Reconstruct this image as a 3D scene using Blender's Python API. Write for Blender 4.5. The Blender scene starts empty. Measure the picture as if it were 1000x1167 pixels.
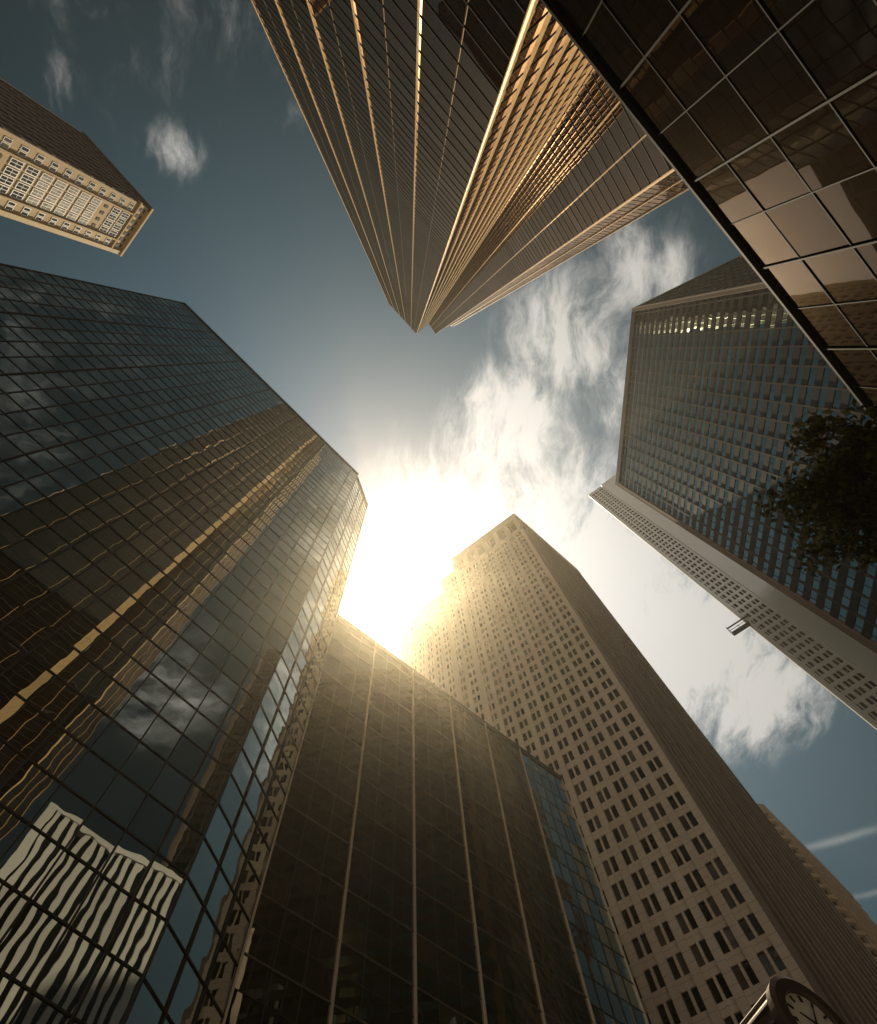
import bpy, math, random
from mathutils import Vector, Matrix
random.seed(7)
EYE=1.6
scene=bpy.context.scene

# ------------------------------------------------------------ node helpers
def newmat(name):
    m=bpy.data.materials.new(name); m.use_nodes=True
    nt=m.node_tree; nt.nodes.clear()
    out=nt.nodes.new('ShaderNodeOutputMaterial')
    return m,nt,out
def N(nt,t,**kw):
    n=nt.nodes.new(t)
    for k,v in kw.items(): setattr(n,k,v)
    return n
def setin(nt,n,i,v):
    if hasattr(v,'is_output') or isinstance(v,bpy.types.NodeSocket): nt.links.new(v,n.inputs[i])
    else: n.inputs[i].default_value=v
def M(nt,op,a,b=0.0,c=None,clamp=False):
    n=nt.nodes.new('ShaderNodeMath'); n.operation=op; n.use_clamp=clamp
    setin(nt,n,0,a); setin(nt,n,1,b)
    if c is not None: setin(nt,n,2,c)
    return n.outputs[0]
def VM(nt,op,a,b=None,scale=None):
    n=nt.nodes.new('ShaderNodeVectorMath'); n.operation=op
    setin(nt,n,0,a)
    if b is not None: setin(nt,n,1,b)
    if scale is not None: setin(nt,n,3,scale)
    return n
def MIX(nt,f,a,b,bt='MIX'):
    n=nt.nodes.new('ShaderNodeMix'); n.data_type='RGBA'; n.blend_type=bt
    setin(nt,n,0,f); setin(nt,n,6,a); setin(nt,n,7,b)
    return n.outputs[2]
def c4(c): return (c[0],c[1],c[2],1.0)

def glass(name,dark,light,tint,base=0.15,k=1.0,ior=1.7,rough=0.015,bump=0.02,bscale=0.35,lit=0.15,zs=1.0):
    m,nt,out=newmat(name)
    tc=N(nt,'ShaderNodeTexCoord'); geo=N(nt,'ShaderNodeNewGeometry')
    mp=N(nt,'ShaderNodeMapping'); mp.inputs['Scale'].default_value=(1,1,zs); nt.links.new(tc.outputs['Object'],mp.inputs[0])
    noi=N(nt,'ShaderNodeTexNoise'); noi.inputs['Scale'].default_value=bscale; noi.inputs['Detail'].default_value=1.5
    nt.links.new(mp.outputs[0],noi.inputs['Vector'])
    bp=N(nt,'ShaderNodeBump'); bp.inputs['Strength'].default_value=1.0; bp.inputs['Distance'].default_value=bump
    nt.links.new(noi.outputs[0],bp.inputs['Height'])
    fr=N(nt,'ShaderNodeFresnel'); fr.inputs['IOR'].default_value=ior
    nt.links.new(bp.outputs[0],fr.inputs['Normal'])
    fac=M(nt,'MULTIPLY_ADD',fr.outputs[0],k,base,clamp=True)
    rnd=geo.outputs['Random Per Island']
    ramp=N(nt,'ShaderNodeMapRange'); ramp.inputs[1].default_value=1-lit; ramp.inputs[2].default_value=1.0
    nt.links.new(rnd,ramp.inputs[0])
    col=MIX(nt,ramp.outputs[0],c4(dark),c4(light))
    d=N(nt,'ShaderNodeBsdfDiffuse'); nt.links.new(col,d.inputs[0])
    g=N(nt,'ShaderNodeBsdfGlossy'); g.inputs['Roughness'].default_value=rough
    r2=M(nt,'MULTIPLY_ADD',M(nt,'FRACT',M(nt,'MULTIPLY',rnd,17.3)),0.26,0.76)
    sc=VM(nt,'SCALE',(tint[0],tint[1],tint[2]),scale=r2)
    nt.links.new(sc.outputs[0],g.inputs[0]); nt.links.new(bp.outputs[0],g.inputs['Normal'])
    mx=N(nt,'ShaderNodeMixShader'); nt.links.new(fac,mx.inputs[0]); nt.links.new(d.outputs[0],mx.inputs[1]); nt.links.new(g.outputs[0],mx.inputs[2])
    nt.links.new(mx.outputs[0],out.inputs[0])
    return m
def solid(name,c1,c2,rough=0.8,metal=0.0,scale=0.4,streak=0.15,fine=6.0,spec=0.5,joint=None):
    m,nt,out=newmat(name)
    tc=N(nt,'ShaderNodeTexCoord')
    mp=N(nt,'ShaderNodeMapping'); mp.inputs['Scale'].default_value=(1,1,streak)
    nt.links.new(tc.outputs['Object'],mp.inputs[0])
    n1=N(nt,'ShaderNodeTexNoise'); n1.inputs['Scale'].default_value=scale; n1.inputs['Detail'].default_value=4
    nt.links.new(mp.outputs[0],n1.inputs['Vector'])
    n2=N(nt,'ShaderNodeTexNoise'); n2.inputs['Scale'].default_value=fine; n2.inputs['Detail'].default_value=2
    nt.links.new(tc.outputs['Object'],n2.inputs['Vector'])
    f=M(nt,'ADD',M(nt,'MULTIPLY',n1.outputs[0],1.4),M(nt,'MULTIPLY_ADD',n2.outputs[0],0.5,-0.45),clamp=True)
    geo=N(nt,'ShaderNodeNewGeometry')
    f2=M(nt,'ADD',f,M(nt,'MULTIPLY_ADD',geo.outputs['Random Per Island'],0.3,-0.15),clamp=True)
    col=MIX(nt,f2,c4(c1),c4(c2))
    if joint:
        sp=N(nt,'ShaderNodeSeparateXYZ'); nt.links.new(tc.outputs['Object'],sp.inputs[0])
        fz=M(nt,'FRACT',M(nt,'DIVIDE',sp.outputs[2],joint))
        jm=M(nt,'LESS_THAN',fz,0.05)
        col=MIX(nt,M(nt,'MULTIPLY',jm,0.6),col,(c1[0]*.35,c1[1]*.35,c1[2]*.35,1))
    p=N(nt,'ShaderNodeBsdfPrincipled'); nt.links.new(col,p.inputs['Base Color'])
    p.inputs['Roughness'].default_value=rough; p.inputs['Metallic'].default_value=metal
    p.inputs['Specular IOR Level'].default_value=spec
    nt.links.new(p.outputs[0],out.inputs[0])
    return m

# ------------------------------------------------------------ mesh builder
class MB:
    def __init__(s): s.v=[]; s.f=[]; s.m=[]
    def face(s,pts,mi):
        i=len(s.v); s.v+= [tuple(p) for p in pts]; s.f.append(tuple(range(i,i+len(pts)))); s.m.append(mi)
    def hexa(s,P,mi):
        i=len(s.v); s.v+=[tuple(p) for p in P]
        for q in ((0,3,2,1),(4,5,6,7),(0,1,5,4),(1,2,6,5),(2,3,7,6),(3,0,4,7)):
            s.f.append(tuple(i+k for k in q)); s.m.append(mi)
    def make(s,name,mats,parent=None,smooth=False):
        me=bpy.data.meshes.new(name); me.from_pydata(s.v,[],s.f)
        for m in mats: me.materials.append(m)
        me.polygons.foreach_set('material_index',s.m)
        if smooth: me.polygons.foreach_set('use_smooth',[True]*len(s.f))
        me.update()
        o=bpy.data.objects.new(name,me); scene.collection.objects.link(o)
        if parent: o.parent=parent
        return o
class F:
    def __init__(s,p0,p1,off=0.0):
        s.p0=Vector(p0); d=Vector(p1)-s.p0; s.L=d.length; s.t=d.normalized(); s.n=Vector((s.t.y,-s.t.x)); s.p0=s.p0+s.n*off
    def __call__(s,a,d,z):
        p=s.p0+s.t*a+s.n*d; return (p.x,p.y,z)
def fbox(mb,f,s0,s1,d0,d1,z0,z1,mi):
    mb.hexa([f(s0,d1,z0),f(s1,d1,z0),f(s1,d0,z0),f(s0,d0,z0),f(s0,d1,z1),f(s1,d1,z1),f(s1,d0,z1),f(s0,d0,z1)],mi)
def panel(mb,f,s0,s1,z0,z1,mi,tilt,d=0.0):
    a=random.gauss(0,tilt); b=random.gauss(0,tilt)
    sc=(s0+s1)/2; zc=(z0+z1)/2
    g=lambda s,z:f(s,d+a*(s-sc)+b*(z-zc),z)
    mb.face([g(s0,z0),g(s1,z0),g(s1,z1),g(s0,z1)],mi)
def curtain(mb,p0,p1,z0,z1,bay,fh,mi_g,mi_m,mw=0.08,md=0.12,tw=0.08,td=0.07,tilt=0.0015,big=0,bigw=0.2,bigd=0.3,mi_b=None,capz=0.35,cap_up=0.5,tr_every=0,mi_t=None,tr_w=0.12):
    f=F(p0,p1); n=max(1,round(f.L/bay)); b=f.L/n; nz=max(1,round((z1-z0)/fh)); h=(z1-z0)/nz
    for j in range(nz):
        for i in range(n):
            panel(mb,f,i*b,(i+1)*b,z0+j*h,z0+(j+1)*h,mi_g,tilt)
        if tr_every and j%tr_every==0: fbox(mb,f,0,f.L,-0.05,td+0.02,z0+j*h-tr_w/2,z0+j*h+tr_w/2,mi_t)
        else: fbox(mb,f,0,f.L,-0.05,td,z0+j*h-tw/2,z0+j*h+tw/2,mi_m)
    for i in range(n+1):
        if big and i%big==0: fbox(mb,f,i*b-bigw/2,i*b+bigw/2,-0.06,bigd,z0,z1+0.02,mi_b if mi_b is not None else mi_m)
        else: fbox(mb,f,i*b-mw/2,i*b+mw/2,-0.04,md,z0,z1+0.01,mi_m)
    fbox(mb,f,-0.1,f.L+0.1,-0.5,max(md,td)+0.08,z1-capz,z1+cap_up,mi_m)
def punched(mb,p0,p1,z0,z1,bay,fh,mi_g,mi_w,pier=0.9,pd=0.45,sp=1.6,sd=0.3,sub=2,subw=0.3,subd=0.38,tilt=0.002,top=2.0,s0=0.0,s1=None,off=0.0,corner=True):
    f=F(p0,p1,off); S1=f.L if s1 is None else s1; L=S1-s0
    n=max(1,round(L/bay)); b=L/n; zt=z1-top; nz=max(1,round((zt-z0)/fh)); h=(zt-z0)/nz
    for j in range(nz):
        za=z0+j*h
        for i in range(n):
            for k in range(sub):
                panel(mb,f,s0+i*b+k*b/sub,s0+i*b+(k+1)*b/sub,za,za+h,mi_g,tilt)
        fbox(mb,f,s0,S1,-0.05,sd,za-sp/2,za+sp/2,mi_w)
    for i in range(n+1):
        x=s0+i*b; fbox(mb,f,x-pier/2,x+pier/2,-0.07,pd,z0,zt,mi_w)
        if i<n:
            for k in range(1,sub): fbox(mb,f,x+k*b/sub-subw/2,x+k*b/sub+subw/2,-0.06,subd,z0,zt,mi_w)
    fbox(mb,f,s0-0.05,S1+0.05,-0.5,pd+0.06,zt,z1,mi_w)
    if corner: fbox(mb,f,-pd-0.04,pier,-1.0,pd+0.03,z0,z1+0.03,mi_w)
def cap(mb,poly,z,mi): mb.face([(p[0],p[1],z) for p in poly],mi)

# ------------------------------------------------------------ materials
g_teal =glass('tower_glass_teal',(0.008,0.010,0.009),(0.06,0.048,0.034),(0.94,0.97,0.88),base=0.45,k=0.9,bump=0.0085,bscale=0.45,rough=0.008)
g_dark =glass('podium_glass_dark',(0.008,0.006,0.004),(0.06,0.040,0.024),(0.90,0.78,0.60),base=0.24,k=0.8,ior=1.6,bump=0.008,rough=0.008,lit=0.1)
g_bronze=glass('bronze_glass',(0.008,0.005,0.0035),(0.03,0.02,0.014),(0.80,0.57,0.40),base=0.10,k=0.75,bump=0.010,lit=0.1)
g_podium=glass('tinted_shopfront_glass',(0.003,0.002,0.002),(0.006,0.004,0.003),(0.72,0.58,0.46),base=0.05,k=0.9,ior=1.45,bump=0.003,bscale=0.8)
g_green=glass('green_window_glass',(0.006,0.011,0.012),(0.03,0.05,0.05),(0.56,0.76,0.74),base=0.26,k=0.8,lit=0.2,bump=0.01)
g_win  =glass('office_window_glass',(0.010,0.008,0.006),(0.11,0.085,0.06),(0.6,0.56,0.50),base=0.05,k=0.6,ior=1.5,lit=0.3)
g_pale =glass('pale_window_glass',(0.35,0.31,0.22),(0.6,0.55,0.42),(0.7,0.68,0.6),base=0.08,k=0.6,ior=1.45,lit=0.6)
m_mull =solid('dark_mullion',(0.018,0.014,0.010),(0.036,0.028,0.020),rough=0.5,metal=0.0,spec=0.3)
m_tran =solid('bronze_transom',(0.09,0.068,0.045),(0.14,0.105,0.07),rough=0.45,spec=0.4)
m_lmull=solid('light_mullion',(0.60,0.50,0.36),(0.75,0.63,0.47),rough=0.35,metal=0.3)
m_fin  =solid('champagne_fin',(0.80,0.55,0.27),(0.92,0.67,0.37),rough=0.3,metal=0.2)
m_bmet =solid('bronze_spandrel',(0.022,0.013,0.008),(0.040,0.024,0.015),rough=0.5,metal=0.0,spec=0.2)
m_dbrz =solid('dark_bronze_frame',(0.010,0.007,0.005),(0.018,0.012,0.009),rough=0.6,spec=0.06)
m_stone=solid('warm_granite',(0.54,0.42,0.29),(0.72,0.58,0.43),rough=0.75,joint=1.3)
m_rib  =solid('brown_granite',(0.16,0.11,0.075),(0.32,0.235,0.165),rough=0.7)
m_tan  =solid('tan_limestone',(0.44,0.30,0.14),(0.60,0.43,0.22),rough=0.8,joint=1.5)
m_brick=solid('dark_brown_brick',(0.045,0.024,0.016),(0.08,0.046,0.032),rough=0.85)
m_band =solid('brown_spandrel_panel',(0.014,0.010,0.008),(0.030,0.022,0.017),rough=0.5,spec=0.25)
m_pier =solid('brown_pier_cladding',(0.05,0.036,0.027),(0.085,0.062,0.046),rough=0.6,spec=0.3)
m_white=solid('white_concrete',(0.78,0.75,0.70),(0.88,0.86,0.81),rough=0.45)
m_roof =solid('roof_membrane',(0.10,0.10,0.10),(0.16,0.15,0.15),rough=0.9)

# ------------------------------------------------------------ left glass tower
H=120+EYE
mb=MB()
P2=(-44.9,-9.2);P3=(-11.3,25.4);P4=(-9.2,31.6);B1=(-37,62);B2=(-75,21)
curtain(mb,P2,P3,0,H,1.95,2.45,0,1,mw=0.08,md=0.08,tw=0.09,td=0.06,tilt=0.0022,big=4,bigw=0.12,bigd=0.12)
curtain(mb,P3,P4,0,H-2.5,2.2,2.45,0,1,tilt=0.0016)
curtain(mb,P4,B1,0,H-2.5,4.5,4.1,0,1); curtain(mb,B1,B2,0,H,5,4.1,0,1); curtain(mb,B2,P2,0,H,5,4.1,0,1)
cap(mb,[P2,P3,P4,B1,B2],H-2.9,2)
mb.make('glass_office_tower',[g_teal,m_mull,m_roof])

# ------------------------------------------------------------ centre glass block
H=64.8+EYE
mb=MB()
A=(-9.2,31.65);Bc=(14.5,51.1);C=(20.5,56.0);E=(-6.5,88.0);D=(-36,58)
curtain(mb,A,Bc,0,H,2.04,1.8,0,1,mw=0.05,md=0.04,tw=0.04,td=0.03,tilt=0.0030,big=3,bigw=0.13,bigd=0.16,mi_b=2,tr_every=2,mi_t=5,tr_w=0.10)
curtain(mb,Bc,C,0,H,1.55,2.4,4,1,mw=0.07,md=0.06,tw=0.08,td=0.05,tilt=0.008,big=5,bigw=0.12,bigd=0.16,mi_b=2)
curtain(mb,C,E,0,H,4,3.6,0,1); curtain(mb,E,D,0,H,4,3.6,0,1); curtain(mb,D,A,0,H-0.1,4,3.6,0,1)
cap(mb,[A,Bc,C,E,D],H-0.4,3)
mb.make('glass_office_block',[g_dark,m_mull,m_lmull,m_roof,g_teal,m_tran])

# ------------------------------------------------------------ stone tower
H=220+EYE
mb=MB()
C0=Vector((18,82.1));C1=Vector((41.2,63.8));C2=Vector((67.7,87.1));C3=Vector((44.5,105.4))
f=F(C0,C1)
zt=H-16
punched(mb,C0,C1,0,zt,3.28,3.9,0,1,pier=1.15,pd=0.55,sp=1.4,sd=0.22,sub=2,subw=0.35,subd=0.30,top=3.0)
nb=6; b=f.L/nb
fbox(mb,f,0,f.L,-0.9,-0.8,zt,H-5,0)
for i in range(nb+1):
    fbox(mb,f,i*b-1.0,i*b+1.0,-0.85,0.58,zt-0.01,H-5.0,1)
fbox(mb,f,-0.6,f.L+0.6,-1.0,0.68,H-5,H,1)
fbox(mb,f,-0.7,f.L+0.7,-1.0,0.85,H-0.6,H+0.25,1)
f2=F(C1,C2)
fbox(mb,f2,0,f2.L,-0.3,0.0,0,H-5,0)
n=15;b=f2.L/n
for i in range(n+1):
    fbox(mb,f2,i*b-0.42,i*b+0.42,-0.1,1.2,0,H-5,2)
for j in range(int((H-8)/3.9)):
    fbox(mb,f2,0,f2.L,-0.05,0.2,j*3.9,j*3.9+1.5,2)
fbox(mb,f2,-0.6,f2.L+0.6,-1.0,1.3,H-5.05,H-0.05,1)
punched(mb,C2,C3,0,H,6,3.9,0,1,sub=1); punched(mb,C3,C0,0,H,6,3.9,0,1,sub=1)
cap(mb,[C0,C1,C2,C3],H-1,3)
u=(C0-C1).normalized(); bk=Vector((-u.y,u.x));
if bk.y<0: bk=-bk
def shoulder(sa,sb,h,off,dep):
    a=C0+u*sb+bk*off; c=C0+u*sa+bk*off; d=c+bk*dep; e=a+bk*dep
    punched(mb,a,c,0,h,3.28,3.9,0,1,pier=1.15,pd=0.5,sp=1.4,sd=0.22,sub=2,subw=0.35,subd=0.3,top=5)
    punched(mb,e,a,0,h,6,3.9,0,1,sub=1); punched(mb,c,d,0,h,6,3.9,0,1,sub=1,corner=False); punched(mb,d,e,0,h,6,3.9,0,1,sub=1)
    cap(mb,[a,c,d,e],h-1,3)
shoulder(0.3,7,209+EYE,0.5,24); shoulder(7.3,27,198+EYE,1.0,22)
mb.make('stone_office_tower',[g_win,m_stone,m_rib,m_roof])

# ------------------------------------------------------------ serrated bronze skyscraper
H=320+EYE
mb=MB()
T3=(23.04,-13.06);Tc=(18.7,-13.6);Tb=(13.6,-9.1);Ta=(9.8,-14.5);T2=(3.3,-9.1);T1=(-11.5,-24.6);X1=(5,-45);X2=(30,-35)
curtain(mb,T2,T1,0,H,2.14,1.3,0,1,mw=0.03,md=0.03,tw=0.07,td=0.03,tilt=0.0007,big=2,bigw=0.045,bigd=0.10,mi_b=2)
def fins(p0,p1,bay,nf,bw,bd,s_lo=0.0,s_hi=1.0):
    curtain(mb,p0,p1,0,H,bay,1.3,0,1,mw=0.02,md=0.02,tw=0.07,td=0.03,tilt=0.0007)
    f=F(p0,p1)
    for i in range(nf):
        s=f.L*(s_lo+(s_hi-s_lo)*i/max(1,nf-1)); fbox(mb,f,s-bw/2,s+bw/2,-0.02,bd,0,H+0.1,2)
fins(Ta,T2,2.8,8,0.05,0.14,0.1,1.0)
fins(Tb,Ta,2.2,4,0.06,0.12,0.0,1.0)
fins(Tc,Tb,2.2,3,0.06,0.12)
fins(T3,Tc,2.2,4,0.07,0.14)
for a,b_ in ((T1,X1),(X1,X2),(X2,T3)): curtain(mb,a,b_,0,H,5,3.9,0,1)
cap(mb,[T3,Tc,Tb,Ta,T2,T1,X1,X2],H-0.5,3)
mb.make('serrated_bronze_skyscraper',[g_bronze,m_bmet,m_fin,m_roof])

# ------------------------------------------------------------ dark podium building
H=14+EYE
mb=MB()
def pp(s,bk=0): return (4.82+.713*s+.701*bk, -4.90+.701*s-.713*bk)
a,b_,c_,d_=pp(24.3),pp(-31.7),pp(-31.7,28),pp(24.3,28)
curtain(mb,a,b_,0,H,1.244,1.45,0,1,mw=0.025,md=0.025,tw=0.025,td=0.02,tilt=0.004,big=2,bigw=0.04,bigd=0.045,mi_b=1,capz=0.06,cap_up=0.03)
for q,w in ((b_,c_),(c_,d_),(d_,a)): curtain(mb,q,w,0,H,2.5,1.9,0,1)
cap(mb,[a,b_,c_,d_],H-0.2,2)
mb.make('dark_glass_podium_building',[g_podium,m_dbrz,m_roof])

# ------------------------------------------------------------ banded tower on the right
H=180+EYE
mb=MB()
R2=(66.6,41);Rc=(66.4,-12.1);R1=(95,-26);R3=(140,-10);R4=(125,60)
def banded(p0,p1,bay,fh,mi_g,mi_w,mi_m,frac=0.45,crown=3):
    f=F(p0,p1); n=round(f.L/bay); b=f.L/n; nz=round((H-crown)/fh); h=(H-crown)/nz
    for j in range(nz):
        for i in range(n): panel(mb,f,i*b,(i+1)*b,j*h+h*frac,(j+1)*h,mi_g,0.004)
        fbox(mb,f,0,f.L,-0.2,0.10,j*h,j*h+h*frac,mi_w)
    for i in range(n+1):
        if i%2==0: fbox(mb,f,i*b-0.13,i*b+0.13,-0.1,0.22,0,H-crown,mi_m)
        else: fbox(mb,f,i*b-0.04,i*b+0.04,-0.1,0.08,0,H-crown,mi_w)
    fbox(mb,f,-0.3,f.L+0.3,-1,0.4,H-crown,H,mi_w)
    fbox(mb,f,-0.32,0.7,-1,0.42,0,H+0.02,4)
    fbox(mb,f,f.L-0.7,f.L+0.33,-1,0.43,0,H+0.03,4)
banded(R2,Rc,1.6,3.3,0,1,2,frac=0.5); banded(Rc,R1,1.75,3.3,0,1,2,frac=0.25)
banded(R1,R3,3.5,3.75,0,1,2); banded(R3,R4,3.5,3.75,0,1,2); banded(R4,R2,3.5,3.75,0,1,2)
cap(mb,[R2,Rc,R1,R3,R4],H-0.5,3)
mb.make('banded_glass_tower',[g_green,m_band,m_pier,m_roof,m_rib])

# ------------------------------------------------------------ white tower
H=330+EYE
mb=MB()
W1=Vector((106.6,82.5)); wd=Vector((.783,-.622)); W2=W1+wd*22; W3=W2+Vector((24,17.5)); W4=W1+Vector((24,17.5))
punched(mb,W1,W2,0,H,3.0,3.7,0,1,pier=0.8,pd=0.4,sp=1.3,sd=0.3,sub=2,subw=0.3,subd=0.34,top=3,s0=0,s1=8.2)
f=F(W1,W2); fbox(mb,f,8.7,f.L,-0.4,0.8,0,H+0.3,1)
punched(mb,W2,W3,0,H,4,3.7,0,1,sub=1); punched(mb,W3,W4,0,H,4,3.7,0,1,sub=1); punched(mb,W4,W1,0,H,4,3.7,0,1,sub=1,corner=False)
cap(mb,[W1,W2,W3,W4],H-1,2)
mb.make('white_skyscraper',[g_win,m_white,m_roof])

# ------------------------------------------------------------ tan tower top left
H=220+EYE
mb=MB()
S0=(-110.3,-70.2);S1=(-90.5,-47.7);S2=(-103,-33.6);S3=(-122.8,-56.1)
f=F(S1,S2); L=f.L
fbox(mb,f,0,L,-0.6,-0.02,0,H-1,1)
fl=6.0; nz=int((H-9)/fl)
for j in range(nz):
    z=H-9-(j+1)*fl
    for s in (1.3,L-3.7):
        for k in range(2):
            a=s+k*1.3
            fbox(mb,f,a,a+1.08,-0.02,0.10,z+1.6,z+4.4,3)
            panel(mb,f,a+0.16,a+0.92,z+1.8,z+4.2,0,0.002,d=0.115)
    grp=j%8; nk=4
    for k in range(nk):
        w=(L-9.4)/nk; a=4.7+k*w
        if grp in (2,):
            fbox(mb,f,a+0.7,a+w-0.7,-0.02,0.1,z+2,z+4.0,2)
        else:
            fbox(mb,f,a+0.2,a+w-0.2,-0.02,0.16,z+0.7,z+5.3,3)
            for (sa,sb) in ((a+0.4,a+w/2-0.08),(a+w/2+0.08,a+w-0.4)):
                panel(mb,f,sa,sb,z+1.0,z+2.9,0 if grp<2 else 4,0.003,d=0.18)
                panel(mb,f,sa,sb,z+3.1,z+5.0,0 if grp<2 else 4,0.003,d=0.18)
fbox(mb,f,4.0,4.5,-0.1,0.6,0,H-9,1); fbox(mb,f,L-4.5,L-4.0,-0.1,0.6,0,H-9,1)
fbox(mb,f,-0.5,L+0.5,-1,0.5,H-8.4,H-7.6,1); fbox(mb,f,-0.7,L+0.7,-1,0.9,H-1.2,H,1)
for k in range(7): fbox(mb,f,1.3+k*(L-2)/7,2.5+k*(L-2)/7,-0.02,0.12,H-6.4,H-2.6,2)
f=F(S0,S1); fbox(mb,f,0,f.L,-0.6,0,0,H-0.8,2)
for j in range(nz):
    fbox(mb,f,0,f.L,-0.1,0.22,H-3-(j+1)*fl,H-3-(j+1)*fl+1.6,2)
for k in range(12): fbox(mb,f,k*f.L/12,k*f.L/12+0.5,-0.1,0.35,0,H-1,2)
fbox(mb,f,-0.5,f.L+0.6,-1,0.85,H-1.3,H-0.05,2)
punched(mb,S2,S3,0,H,4,4,0,1,sub=1); punched(mb,S3,S0,0,H,4,4,0,1,sub=1)
cap(mb,[S0,S1,S2,S3],H-0.9,2)
mb.make('tan_limestone_tower',[g_win,m_tan,m_brick,m_white,g_pale])

# ------------------------------------------------------------ brown ribbed tower bottom right
H=160+EYE
mb=MB()
K0=(92,145);K1=(120,149);K2=(151,180.5);K3=(120,205)
for a,b_ in ((K0,K1),(K1,K2),(K2,K3),(K3,K0)):
    punched(mb,a,b_,0,H,4.2,3.4,0,1,pier=0.8,pd=0.5,sp=1.1,sd=1.1,sub=2,subw=0.2,subd=0.2,top=4)
cap(mb,[K0,K1,K2,K3],H-1,2)
mb.make('brown_balcony_tower',[g_win,m_rib,m_roof])

# ------------------------------------------------------------ striped building (behind the podium, seen reflected)
H=84
mb=MB()
V0=(58.5,-2.5);V1=(42.0,-24.5);V2=(54,-33.5);V3=(64.5,-19.5)
f=F(V0,V1); fbox(mb,f,0,f.L,-0.6,-0.1,0,H-1,0)
n=15
for i in range(n+1): fbox(mb,f,i*f.L/n-0.46,i*f.L/n+0.46,-0.3,0.45,0,H-1,1)
fbox(mb,f,-0.6,f.L+0.6,-0.8,0.5,H-1,H,1)
punched(mb,V1,V2,0,H,4,3.8,0,1,sub=1); punched(mb,V2,V3,0,H,4,3.8,0,1,sub=1); punched(mb,V3,V0,0,H,4,3.8,0,1,sub=1)
cap(mb,[V0,V1,V2,V3],H-1.2,2)
mb.make('white_striped_building',[g_win,m_white,m_roof])

# ------------------------------------------------------------ ground, road, pavement
def sheet(name,pts,z,mat):
    m=MB(); m.face([(p[0],p[1],z) for p in pts],0); return m.make(name,[mat])
m_asph=solid('asphalt',(0.04,0.04,0.042),(0.065,0.063,0.06),rough=0.9,scale=0.5,streak=1,fine=40)
m_pave=solid('concrete_paving',(0.20,0.175,0.15),(0.29,0.255,0.22),rough=0.85,scale=0.8,streak=1,fine=20)
m_line=solid('road_paint',(0.65,0.65,0.62),(0.8,0.8,0.78),rough=0.7,fine=30)
sheet('ground',[(-2500,-2500),(2500,-2500),(2500,2500),(-2500,2500)],0.0,m_pave)
def ss(s,q): return (4.82+.713*s-.701*q, -4.90+.701*s+.713*q)
sheet('road',[ss(-300,8.5),ss(300,8.5),ss(300,21.5),ss(-300,21.5)],0.004,m_asph)
mk=MB()
for i in range(-50,50):
    mk.face([ (*ss(i*6,14.93),0.008),(*ss(i*6+3,14.93),0.008),(*ss(i*6+3,15.07),0.008),(*ss(i*6,15.07),0.008)],0)
mk.make('road_markings',[m_line])
for q0,q1 in ((0.3,8.4),(21.6,28)):
    m=MB(); m.hexa([(*ss(-300,q0),0),(*ss(300,q0),0),(*ss(300,q1),0),(*ss(-300,q1),0),(*ss(-300,q0),0.13),(*ss(300,q0),0.13),(*ss(300,q1),0.13),(*ss(-300,q1),0.13)],0)
    m.make('pavement',[m_pave])

# ------------------------------------------------------------ street clock
clk=bpy.data.objects.new('street_clock',None); scene.collection.objects.link(clk)
cc=Vector((5.50,9.15,7.25)); ax=Vector((.38,-.92,0)).normalized(); side=Vector((-ax.y,ax.x,0)); up=Vector((0,0,1))
m_iron=solid('cast_iron_paint',(0.07,0.052,0.038),(0.12,0.09,0.065),rough=0.35,metal=0.4)
m_dial=solid('clock_dial_enamel',(0.75,0.72,0.64),(0.82,0.80,0.72),rough=0.3)
m_hand=solid('clock_black',(0.01,0.01,0.01),(0.02,0.02,0.02),rough=0.4)
def ringpt(r,t,a): return cc+ax*a+side*(r*math.cos(t))+up*(r*math.sin(t))
mb=MB(); n=48
prof=[(-1.5,0.0),(-1.5,0.52),(-1.42,0.60),(-1.30,0.60),(-1.28,0.55),(0.10,0.55),(0.12,0.60),(0.24,0.62),(0.28,0.56),(0.28,0.42),(0.22,0.40),(0.22,0.0)]
for k in range(len(prof)-1):
    for i in range(n):
        t0=2*math.pi*i/n; t1=2*math.pi*(i+1)/n
        (a0,r0),(a1,r1)=prof[k],prof[k+1]
        mb.face([ringpt(r0,t0,a0),ringpt(r1,t0,a1),ringpt(r1,t1,a1),ringpt(r0,t1,a0)],1 if k==len(prof)-2 else 0)
for i in range(16):
    t=2*math.pi*i/16
    w=0.03; P=[]
    for r in (0.53,0.59):
        for a,s_ in ((-1.28,-1),(0.10,-1),(0.10,1),(-1.28,1)):
            P.append(ringpt(r,t+s_*w,a))
    mb.hexa(P,0)
mb.make('clock_drum',[m_iron,m_dial],clk)
mb=MB()
for i in range(12):
    t=2*math.pi*i/12; w=0.028 if i%3 else 0.045
    P=[]
    for a in (0.225,0.24):
        for r,s_ in ((0.29,-w),(0.37,-w),(0.37,w),(0.29,w)):
            P.append(ringpt(r,t+s_/r*0.5,a))
    mb.hexa(P,0)
for ang,l,w in ((1.1,0.31,0.014),(2.7,0.22,0.020)):
    d=side*math.cos(ang)+up*math.sin(ang); e=side*(-math.sin(ang))+up*math.cos(ang)
    P=[]
    for a in (0.25,0.26):
        b0=cc+ax*a
        P+= [b0-d*0.08-e*w,b0+d*l-e*w*0.4,b0+d*l+e*w*0.4,b0-d*0.08+e*w]
    mb.hexa(P,0)
mb.make('hands_and_hours',[m_hand],clk)
mb=MB()
prof=[(0.0,0.38),(0.5,0.38),(0.6,0.24),(1.0,0.2),(1.1,0.14),(5.9,0.10),(6.1,0.2),(6.35,0.26),(6.78,0.3)]
pc=cc-ax*0.6
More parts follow.
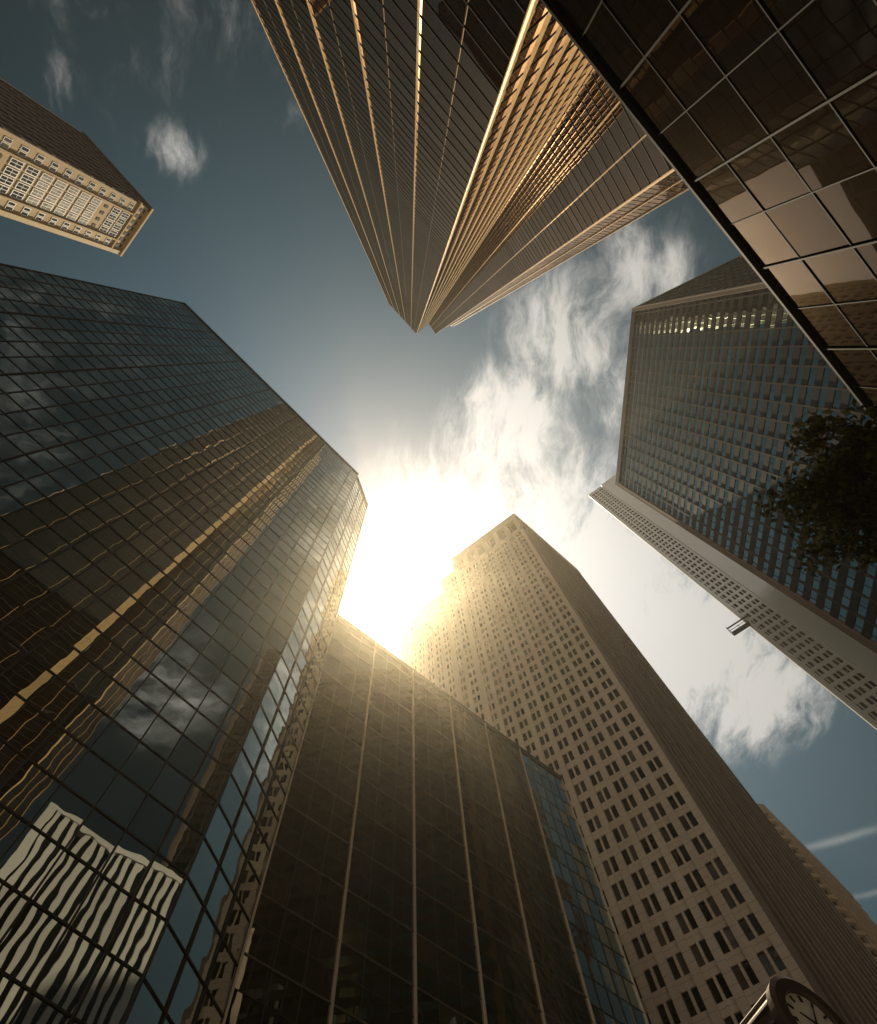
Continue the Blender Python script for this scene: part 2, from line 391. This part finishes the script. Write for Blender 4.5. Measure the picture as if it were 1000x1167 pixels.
for k in range(len(prof)-1):
    for i in range(20):
        t0=2*math.pi*i/20;t1=2*math.pi*(i+1)/20;(z0,r0),(z1,r1)=prof[k],prof[k+1]
        mb.face([(pc.x+r0*math.cos(t0),pc.y+r0*math.sin(t0),z0),(pc.x+r0*math.cos(t1),pc.y+r0*math.sin(t1),z0),(pc.x+r1*math.cos(t1),pc.y+r1*math.sin(t1),z1),(pc.x+r1*math.cos(t0),pc.y+r1*math.sin(t0),z1)],0)
mb.make('clock_post',[m_iron],clk)

# ------------------------------------------------------------ facade gondola on the white tower
gd=MB()
f=F(W1,W2,0.0)
zg=163
gx=-1.6
fbox(gd,f,gx-4.5,gx+1.5,0.6,2.2,zg,zg+0.25,0)
for s_ in (gx-4.5,gx-1.6,gx+1.3):
    for d0 in (0.6,2.05): fbox(gd,f,s_,s_+0.15,d0,d0+0.15,zg+0.2,zg+3.6 if s_!=gx-1.6 else zg+1.6,0)
for d0 in (0.62,2.07): fbox(gd,f,gx-4.4,gx+1.4,d0,d0+0.1,zg+1.2,zg+1.35,0)
fbox(gd,f,gx-4.6,gx+3.2,1.2,1.5,zg+3.5,zg+3.9,0)
gd.make('window_cleaning_gondola',[m_mull])

# ------------------------------------------------------------ tree
tree=bpy.data.objects.new('street_tree',None); scene.collection.objects.link(tree)
m_bark=solid('bark',(0.05,0.035,0.025),(0.10,0.075,0.055),rough=0.9,fine=20)
ml,nt,out=newmat('leaves')
geo=N(nt,'ShaderNodeNewGeometry')
col=MIX(nt,geo.outputs['Random Per Island'],(0.020,0.020,0.009,1),(0.06,0.056,0.024,1))
p=N(nt,'ShaderNodeBsdfDiffuse'); nt.links.new(col,p.inputs[0])
tr=N(nt,'ShaderNodeBsdfTranslucent'); nt.links.new(col,tr.inputs[0])
mx=N(nt,'ShaderNodeMixShader'); mx.inputs[0].default_value=0.15
nt.links.new(p.outputs[0],mx.inputs[1]); nt.links.new(tr.outputs[0],mx.inputs[2]); nt.links.new(mx.outputs[0],out.inputs[0])
mb=MB()
def limb(p,q,r0,r1,n=8):
    d=(q-p).normalized(); a=d.orthogonal().normalized(); b=d.cross(a)
    for i in range(n):
        t0=2*math.pi*i/n;t1=2*math.pi*(i+1)/n
        e0=a*math.cos(t0)+b*math.sin(t0); e1=a*math.cos(t1)+b*math.sin(t1)
        mb.face([p+e0*r0,p+e1*r0,q+e1*r1,q+e0*r1],0)
tips=[]
pts=[Vector((10.6,2.9,0)),Vector((10.5,2.8,3)),Vector((10.1,2.6,6.5)),Vector((9.3,2.4,9.3)),Vector((8.7,2.3,12.2))]
rr=[0.24,0.19,0.15,0.11,0.04]
for i in range(4): limb(pts[i],pts[i+1],rr[i],rr[i+1],12)
cen=Vector((8.3,2.3,11.0))
for i in range(100):
    while True:
        q=Vector((random.uniform(-1,1),random.uniform(-1,1),random.uniform(-1,1)))
        if 0.25<q.length<1.0: break
    wob=0.80+0.28*math.sin(3.1*math.atan2(q.y,q.x)+1.3)+0.16*math.sin(7*q.z)
    en=cen+Vector((q.x*2.4,q.y*1.35,q.z*1.3))*wob
    zz=max(7.3,min(11.8,en.z-0.8)); k=(zz-6.5)/5.7
    st=Vector((10.1,2.6,6.5)).lerp(Vector((8.7,2.3,12.2)),k)
    mid=(st+en)/2+Vector((0,0,-0.12)); limb(st,mid,0.04,0.025,6); limb(mid,en,0.025,0.008,6)
    for k in range(4):
        qq=mid.lerp(en,random.uniform(0.2,1.0))+Vector([random.gauss(0,0.22) for _ in range(3)])
        limb(mid.lerp(en,random.uniform(0.2,0.9)),qq,0.012,0.004,4); tips.append(qq)
    tips.append(en)
mb.make('trunk_and_limbs',[m_bark],tree)
mb=MB()
for t in tips:
    for _ in range(random.randint(14,46)):
        c=t+Vector([random.gauss(0,0.14),random.gauss(0,0.14),random.gauss(0,0.12)])
        a=Vector([random.gauss(0,1) for _ in range(3)]).normalized(); b=a.orthogonal().normalized(); b.rotate(Matrix.Rotation(random.uniform(0,6.28),3,a))
        l=random.uniform(0.05,0.10); w=l*0.5
        mb.face([c-a*l,c+b*w,c+a*l,c-b*w],0)
mb.make('foliage',[ml],tree)

# ------------------------------------------------------------ city haze (real air volume between the towers)
mh,nt,out=newmat('haze_air')
vs=N(nt,'ShaderNodeVolumeScatter'); vs.inputs['Color'].default_value=(1.0,0.88,0.66,1); vs.inputs['Density'].default_value=0.00052; vs.inputs['Anisotropy'].default_value=0.86
nt.links.new(vs.outputs[0],out.inputs['Volume'])
hz=MB(); hz.hexa([(-260,-220,-1),(260,-220,-1),(260,320,-1),(-260,320,-1),(-260,-220,140),(260,-220,140),(260,320,140),(-260,320,140)],0)
hz.make('haze',[mh])

# ------------------------------------------------------------ world
SUN=Vector((-.050,.4231,.9047)).normalized()
el=math.asin(SUN.z); rot=math.atan2(SUN.x,SUN.y)
w=bpy.data.worlds.new('World'); scene.world=w; w.use_nodes=True
nt=w.node_tree; nt.nodes.clear()
out=N(nt,'ShaderNodeOutputWorld'); bg=N(nt,'ShaderNodeBackground')
sky=N(nt,'ShaderNodeTexSky'); sky.sky_type='NISHITA'; sky.sun_disc=False
sky.sun_elevation=el; sky.sun_rotation=rot; sky.air_density=1.0; sky.dust_density=1.0; sky.ozone_density=1.0
hs=N(nt,'ShaderNodeHueSaturation'); hs.inputs['Hue'].default_value=0.437; hs.inputs['Saturation'].default_value=0.90; hs.inputs['Value'].default_value=0.80
nt.links.new(sky.outputs[0],hs.inputs['Color'])
tc=N(nt,'ShaderNodeTexCoord')
D=VM(nt,'NORMALIZE',tc.outputs['Generated']).outputs[0]
dot=M(nt,'MAXIMUM',VM(nt,'DOT_PRODUCT',D,tuple(SUN)).outputs['Value'],0.0)
fall=M(nt,'MULTIPLY_ADD',M(nt,'POWER',dot,4.5),0.92,0.08)
skyc=VM(nt,'SCALE',hs.outputs[0],scale=fall).outputs[0]
sep=N(nt,'ShaderNodeSeparateXYZ'); nt.links.new(D,sep.inputs[0])
zc=M(nt,'MAXIMUM',sep.outputs[2],0.08)
qx=M(nt,'DIVIDE',sep.outputs[0],zc); qy=M(nt,'DIVIDE',sep.outputs[1],zc)
cb=N(nt,'ShaderNodeCombineXYZ'); nt.links.new(qx,cb.inputs[0]); nt.links.new(qy,cb.inputs[1]); q=cb.outputs[0]
wn=N(nt,'ShaderNodeTexNoise'); wn.inputs['Scale'].default_value=5; wn.inputs['Detail'].default_value=3
nt.links.new(q,wn.inputs['Vector'])
wv=VM(nt,'SUBTRACT',wn.outputs['Color'],(0.5,0.5,0.5)).outputs[0]
qw=VM(nt,'ADD',q,VM(nt,'SCALE',wv,scale=0.12).outputs[0]).outputs[0]
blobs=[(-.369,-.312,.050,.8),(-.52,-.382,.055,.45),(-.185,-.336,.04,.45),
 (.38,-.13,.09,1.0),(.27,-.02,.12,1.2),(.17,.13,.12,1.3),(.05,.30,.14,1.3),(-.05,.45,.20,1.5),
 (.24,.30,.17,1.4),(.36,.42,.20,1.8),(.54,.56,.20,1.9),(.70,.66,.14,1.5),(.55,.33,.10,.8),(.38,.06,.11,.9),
 (.66,-.46,.17,.62),(-0.3,-2.3,1.3,1.8),(-2.2,-1.6,1.1,1.6)]  # added unseen clouds: first brightens tower glass reflections, others light shaded facades
fld=None
for (bx,by,r,wt) in blobs:
    ds=VM(nt,'DISTANCE',qw,(bx,by,0)).outputs['Value']
    g=M(nt,'MULTIPLY',M(nt,'EXPONENT',M(nt,'MULTIPLY',M(nt,'MULTIPLY',ds,ds),-1.0/(r*r))),wt)
    fld=g if fld is None else M(nt,'MAXIMUM',fld,g)
mp=N(nt,'ShaderNodeMapping'); mp.inputs['Rotation'].default_value=(0,0,0.5); mp.inputs['Scale'].default_value=(1.0,0.34,1)
nt.links.new(qw,mp.inputs[0])
n1=N(nt,'ShaderNodeTexNoise'); n1.inputs['Scale'].default_value=21; n1.inputs['Detail'].default_value=8; n1.inputs['Roughness'].default_value=0.70
nt.links.new(mp.outputs[0],n1.inputs['Vector'])
amp=M(nt,'MULTIPLY_ADD',fld,2.6,0.5); amp=M(nt,'MINIMUM',amp,3.1)
dens=M(nt,'ADD',fld,M(nt,'MULTIPLY',M(nt,'SUBTRACT',n1.outputs[0],0.5),amp))
mr=N(nt,'ShaderNodeMapRange',interpolation_type='SMOOTHSTEP'); mr.inputs[1].default_value=0.20; mr.inputs[2].default_value=1.35
nt.links.new(dens,mr.inputs[0]); cm=mr.outputs[0]
def streak(x0,y0,ang,wd_,ln,wt):
    dx=M(nt,'SUBTRACT',qx,x0); dy=M(nt,'SUBTRACT',qy,y0)
    wob=M(nt,'MULTIPLY_ADD',wn.outputs[0],0.03,-0.015)
    a=M(nt,'ADD',M(nt,'MULTIPLY',dx,math.cos(ang)),M(nt,'MULTIPLY',dy,math.sin(ang)))
    b=M(nt,'ADD',M(nt,'ADD',M(nt,'MULTIPLY',dx,-math.sin(ang)),M(nt,'MULTIPLY',dy,math.cos(ang))),wob)
    return M(nt,'MULTIPLY',M(nt,'EXPONENT',M(nt,'ADD',M(nt,'MULTIPLY',M(nt,'MULTIPLY',b,b),-1/(wd_*wd_)),M(nt,'MULTIPLY',M(nt,'MULTIPLY',a,a),-1/(ln*ln)))),wt)
st=M(nt,'ADD',streak(.93,1.02,-0.35,.011,.12,.28),streak(1.08,1.16,-0.25,.009,.12,.22))
cm=M(nt,'ADD',cm,st,clamp=True)
south_boost=M(nt,'MULTIPLY',M(nt,'SUBTRACT',-0.8,qy),9.0); south_boost=M(nt,'MINIMUM',M(nt,'MAXIMUM',south_boost,0.0),18.0)  # extra brightness for the added out-of-view south clouds, lifting shaded facades
cl_i=M(nt,'ADD',M(nt,'ADD',M(nt,'MULTIPLY',M(nt,'POWER',dot,14.0),9.0),6.2),south_boost)
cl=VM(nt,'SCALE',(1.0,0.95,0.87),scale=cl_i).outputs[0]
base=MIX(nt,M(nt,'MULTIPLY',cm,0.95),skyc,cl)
g1=M(nt,'MULTIPLY',M(nt,'POWER',dot,20.0),2.0)
g2=M(nt,'MULTIPLY',M(nt,'POWER',dot,120.0),9.0)
g3=M(nt,'MULTIPLY',M(nt,'POWER',dot,3500.0),250.0)
gs=M(nt,'ADD',M(nt,'ADD',g1,g2),g3)
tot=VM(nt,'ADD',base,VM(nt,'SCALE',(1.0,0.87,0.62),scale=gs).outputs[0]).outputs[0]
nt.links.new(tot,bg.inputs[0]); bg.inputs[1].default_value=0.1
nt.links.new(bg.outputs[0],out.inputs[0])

sl=bpy.data.lights.new('sun','SUN'); sl.energy=5.0; sl.angle=math.radians(0.5); sl.color=(1.0,0.84,0.58)
so=bpy.data.objects.new('sun',sl); scene.collection.objects.link(so)
so.rotation_euler=SUN.to_track_quat('Z','Y').to_euler()

# ------------------------------------------------------------ camera
cam=bpy.data.cameras.new('camera'); co=bpy.data.objects.new('camera',cam); scene.collection.objects.link(co)
t=math.radians(15.724); s,c=math.sin(t),math.cos(t)
co.matrix_world=Matrix(((1,0,0,0),(0,-c,-s,0),(0,s,-c,EYE),(0,0,0,1)))
cam.sensor_fit='VERTICAL'; cam.sensor_height=36; cam.lens=650/1167*36; cam.shift_x=32/1167
cam.clip_start=0.1; cam.clip_end=6000
scene.camera=co
scene.view_settings.view_transform='Standard'; scene.view_settings.look='None'; scene.view_settings.exposure=0
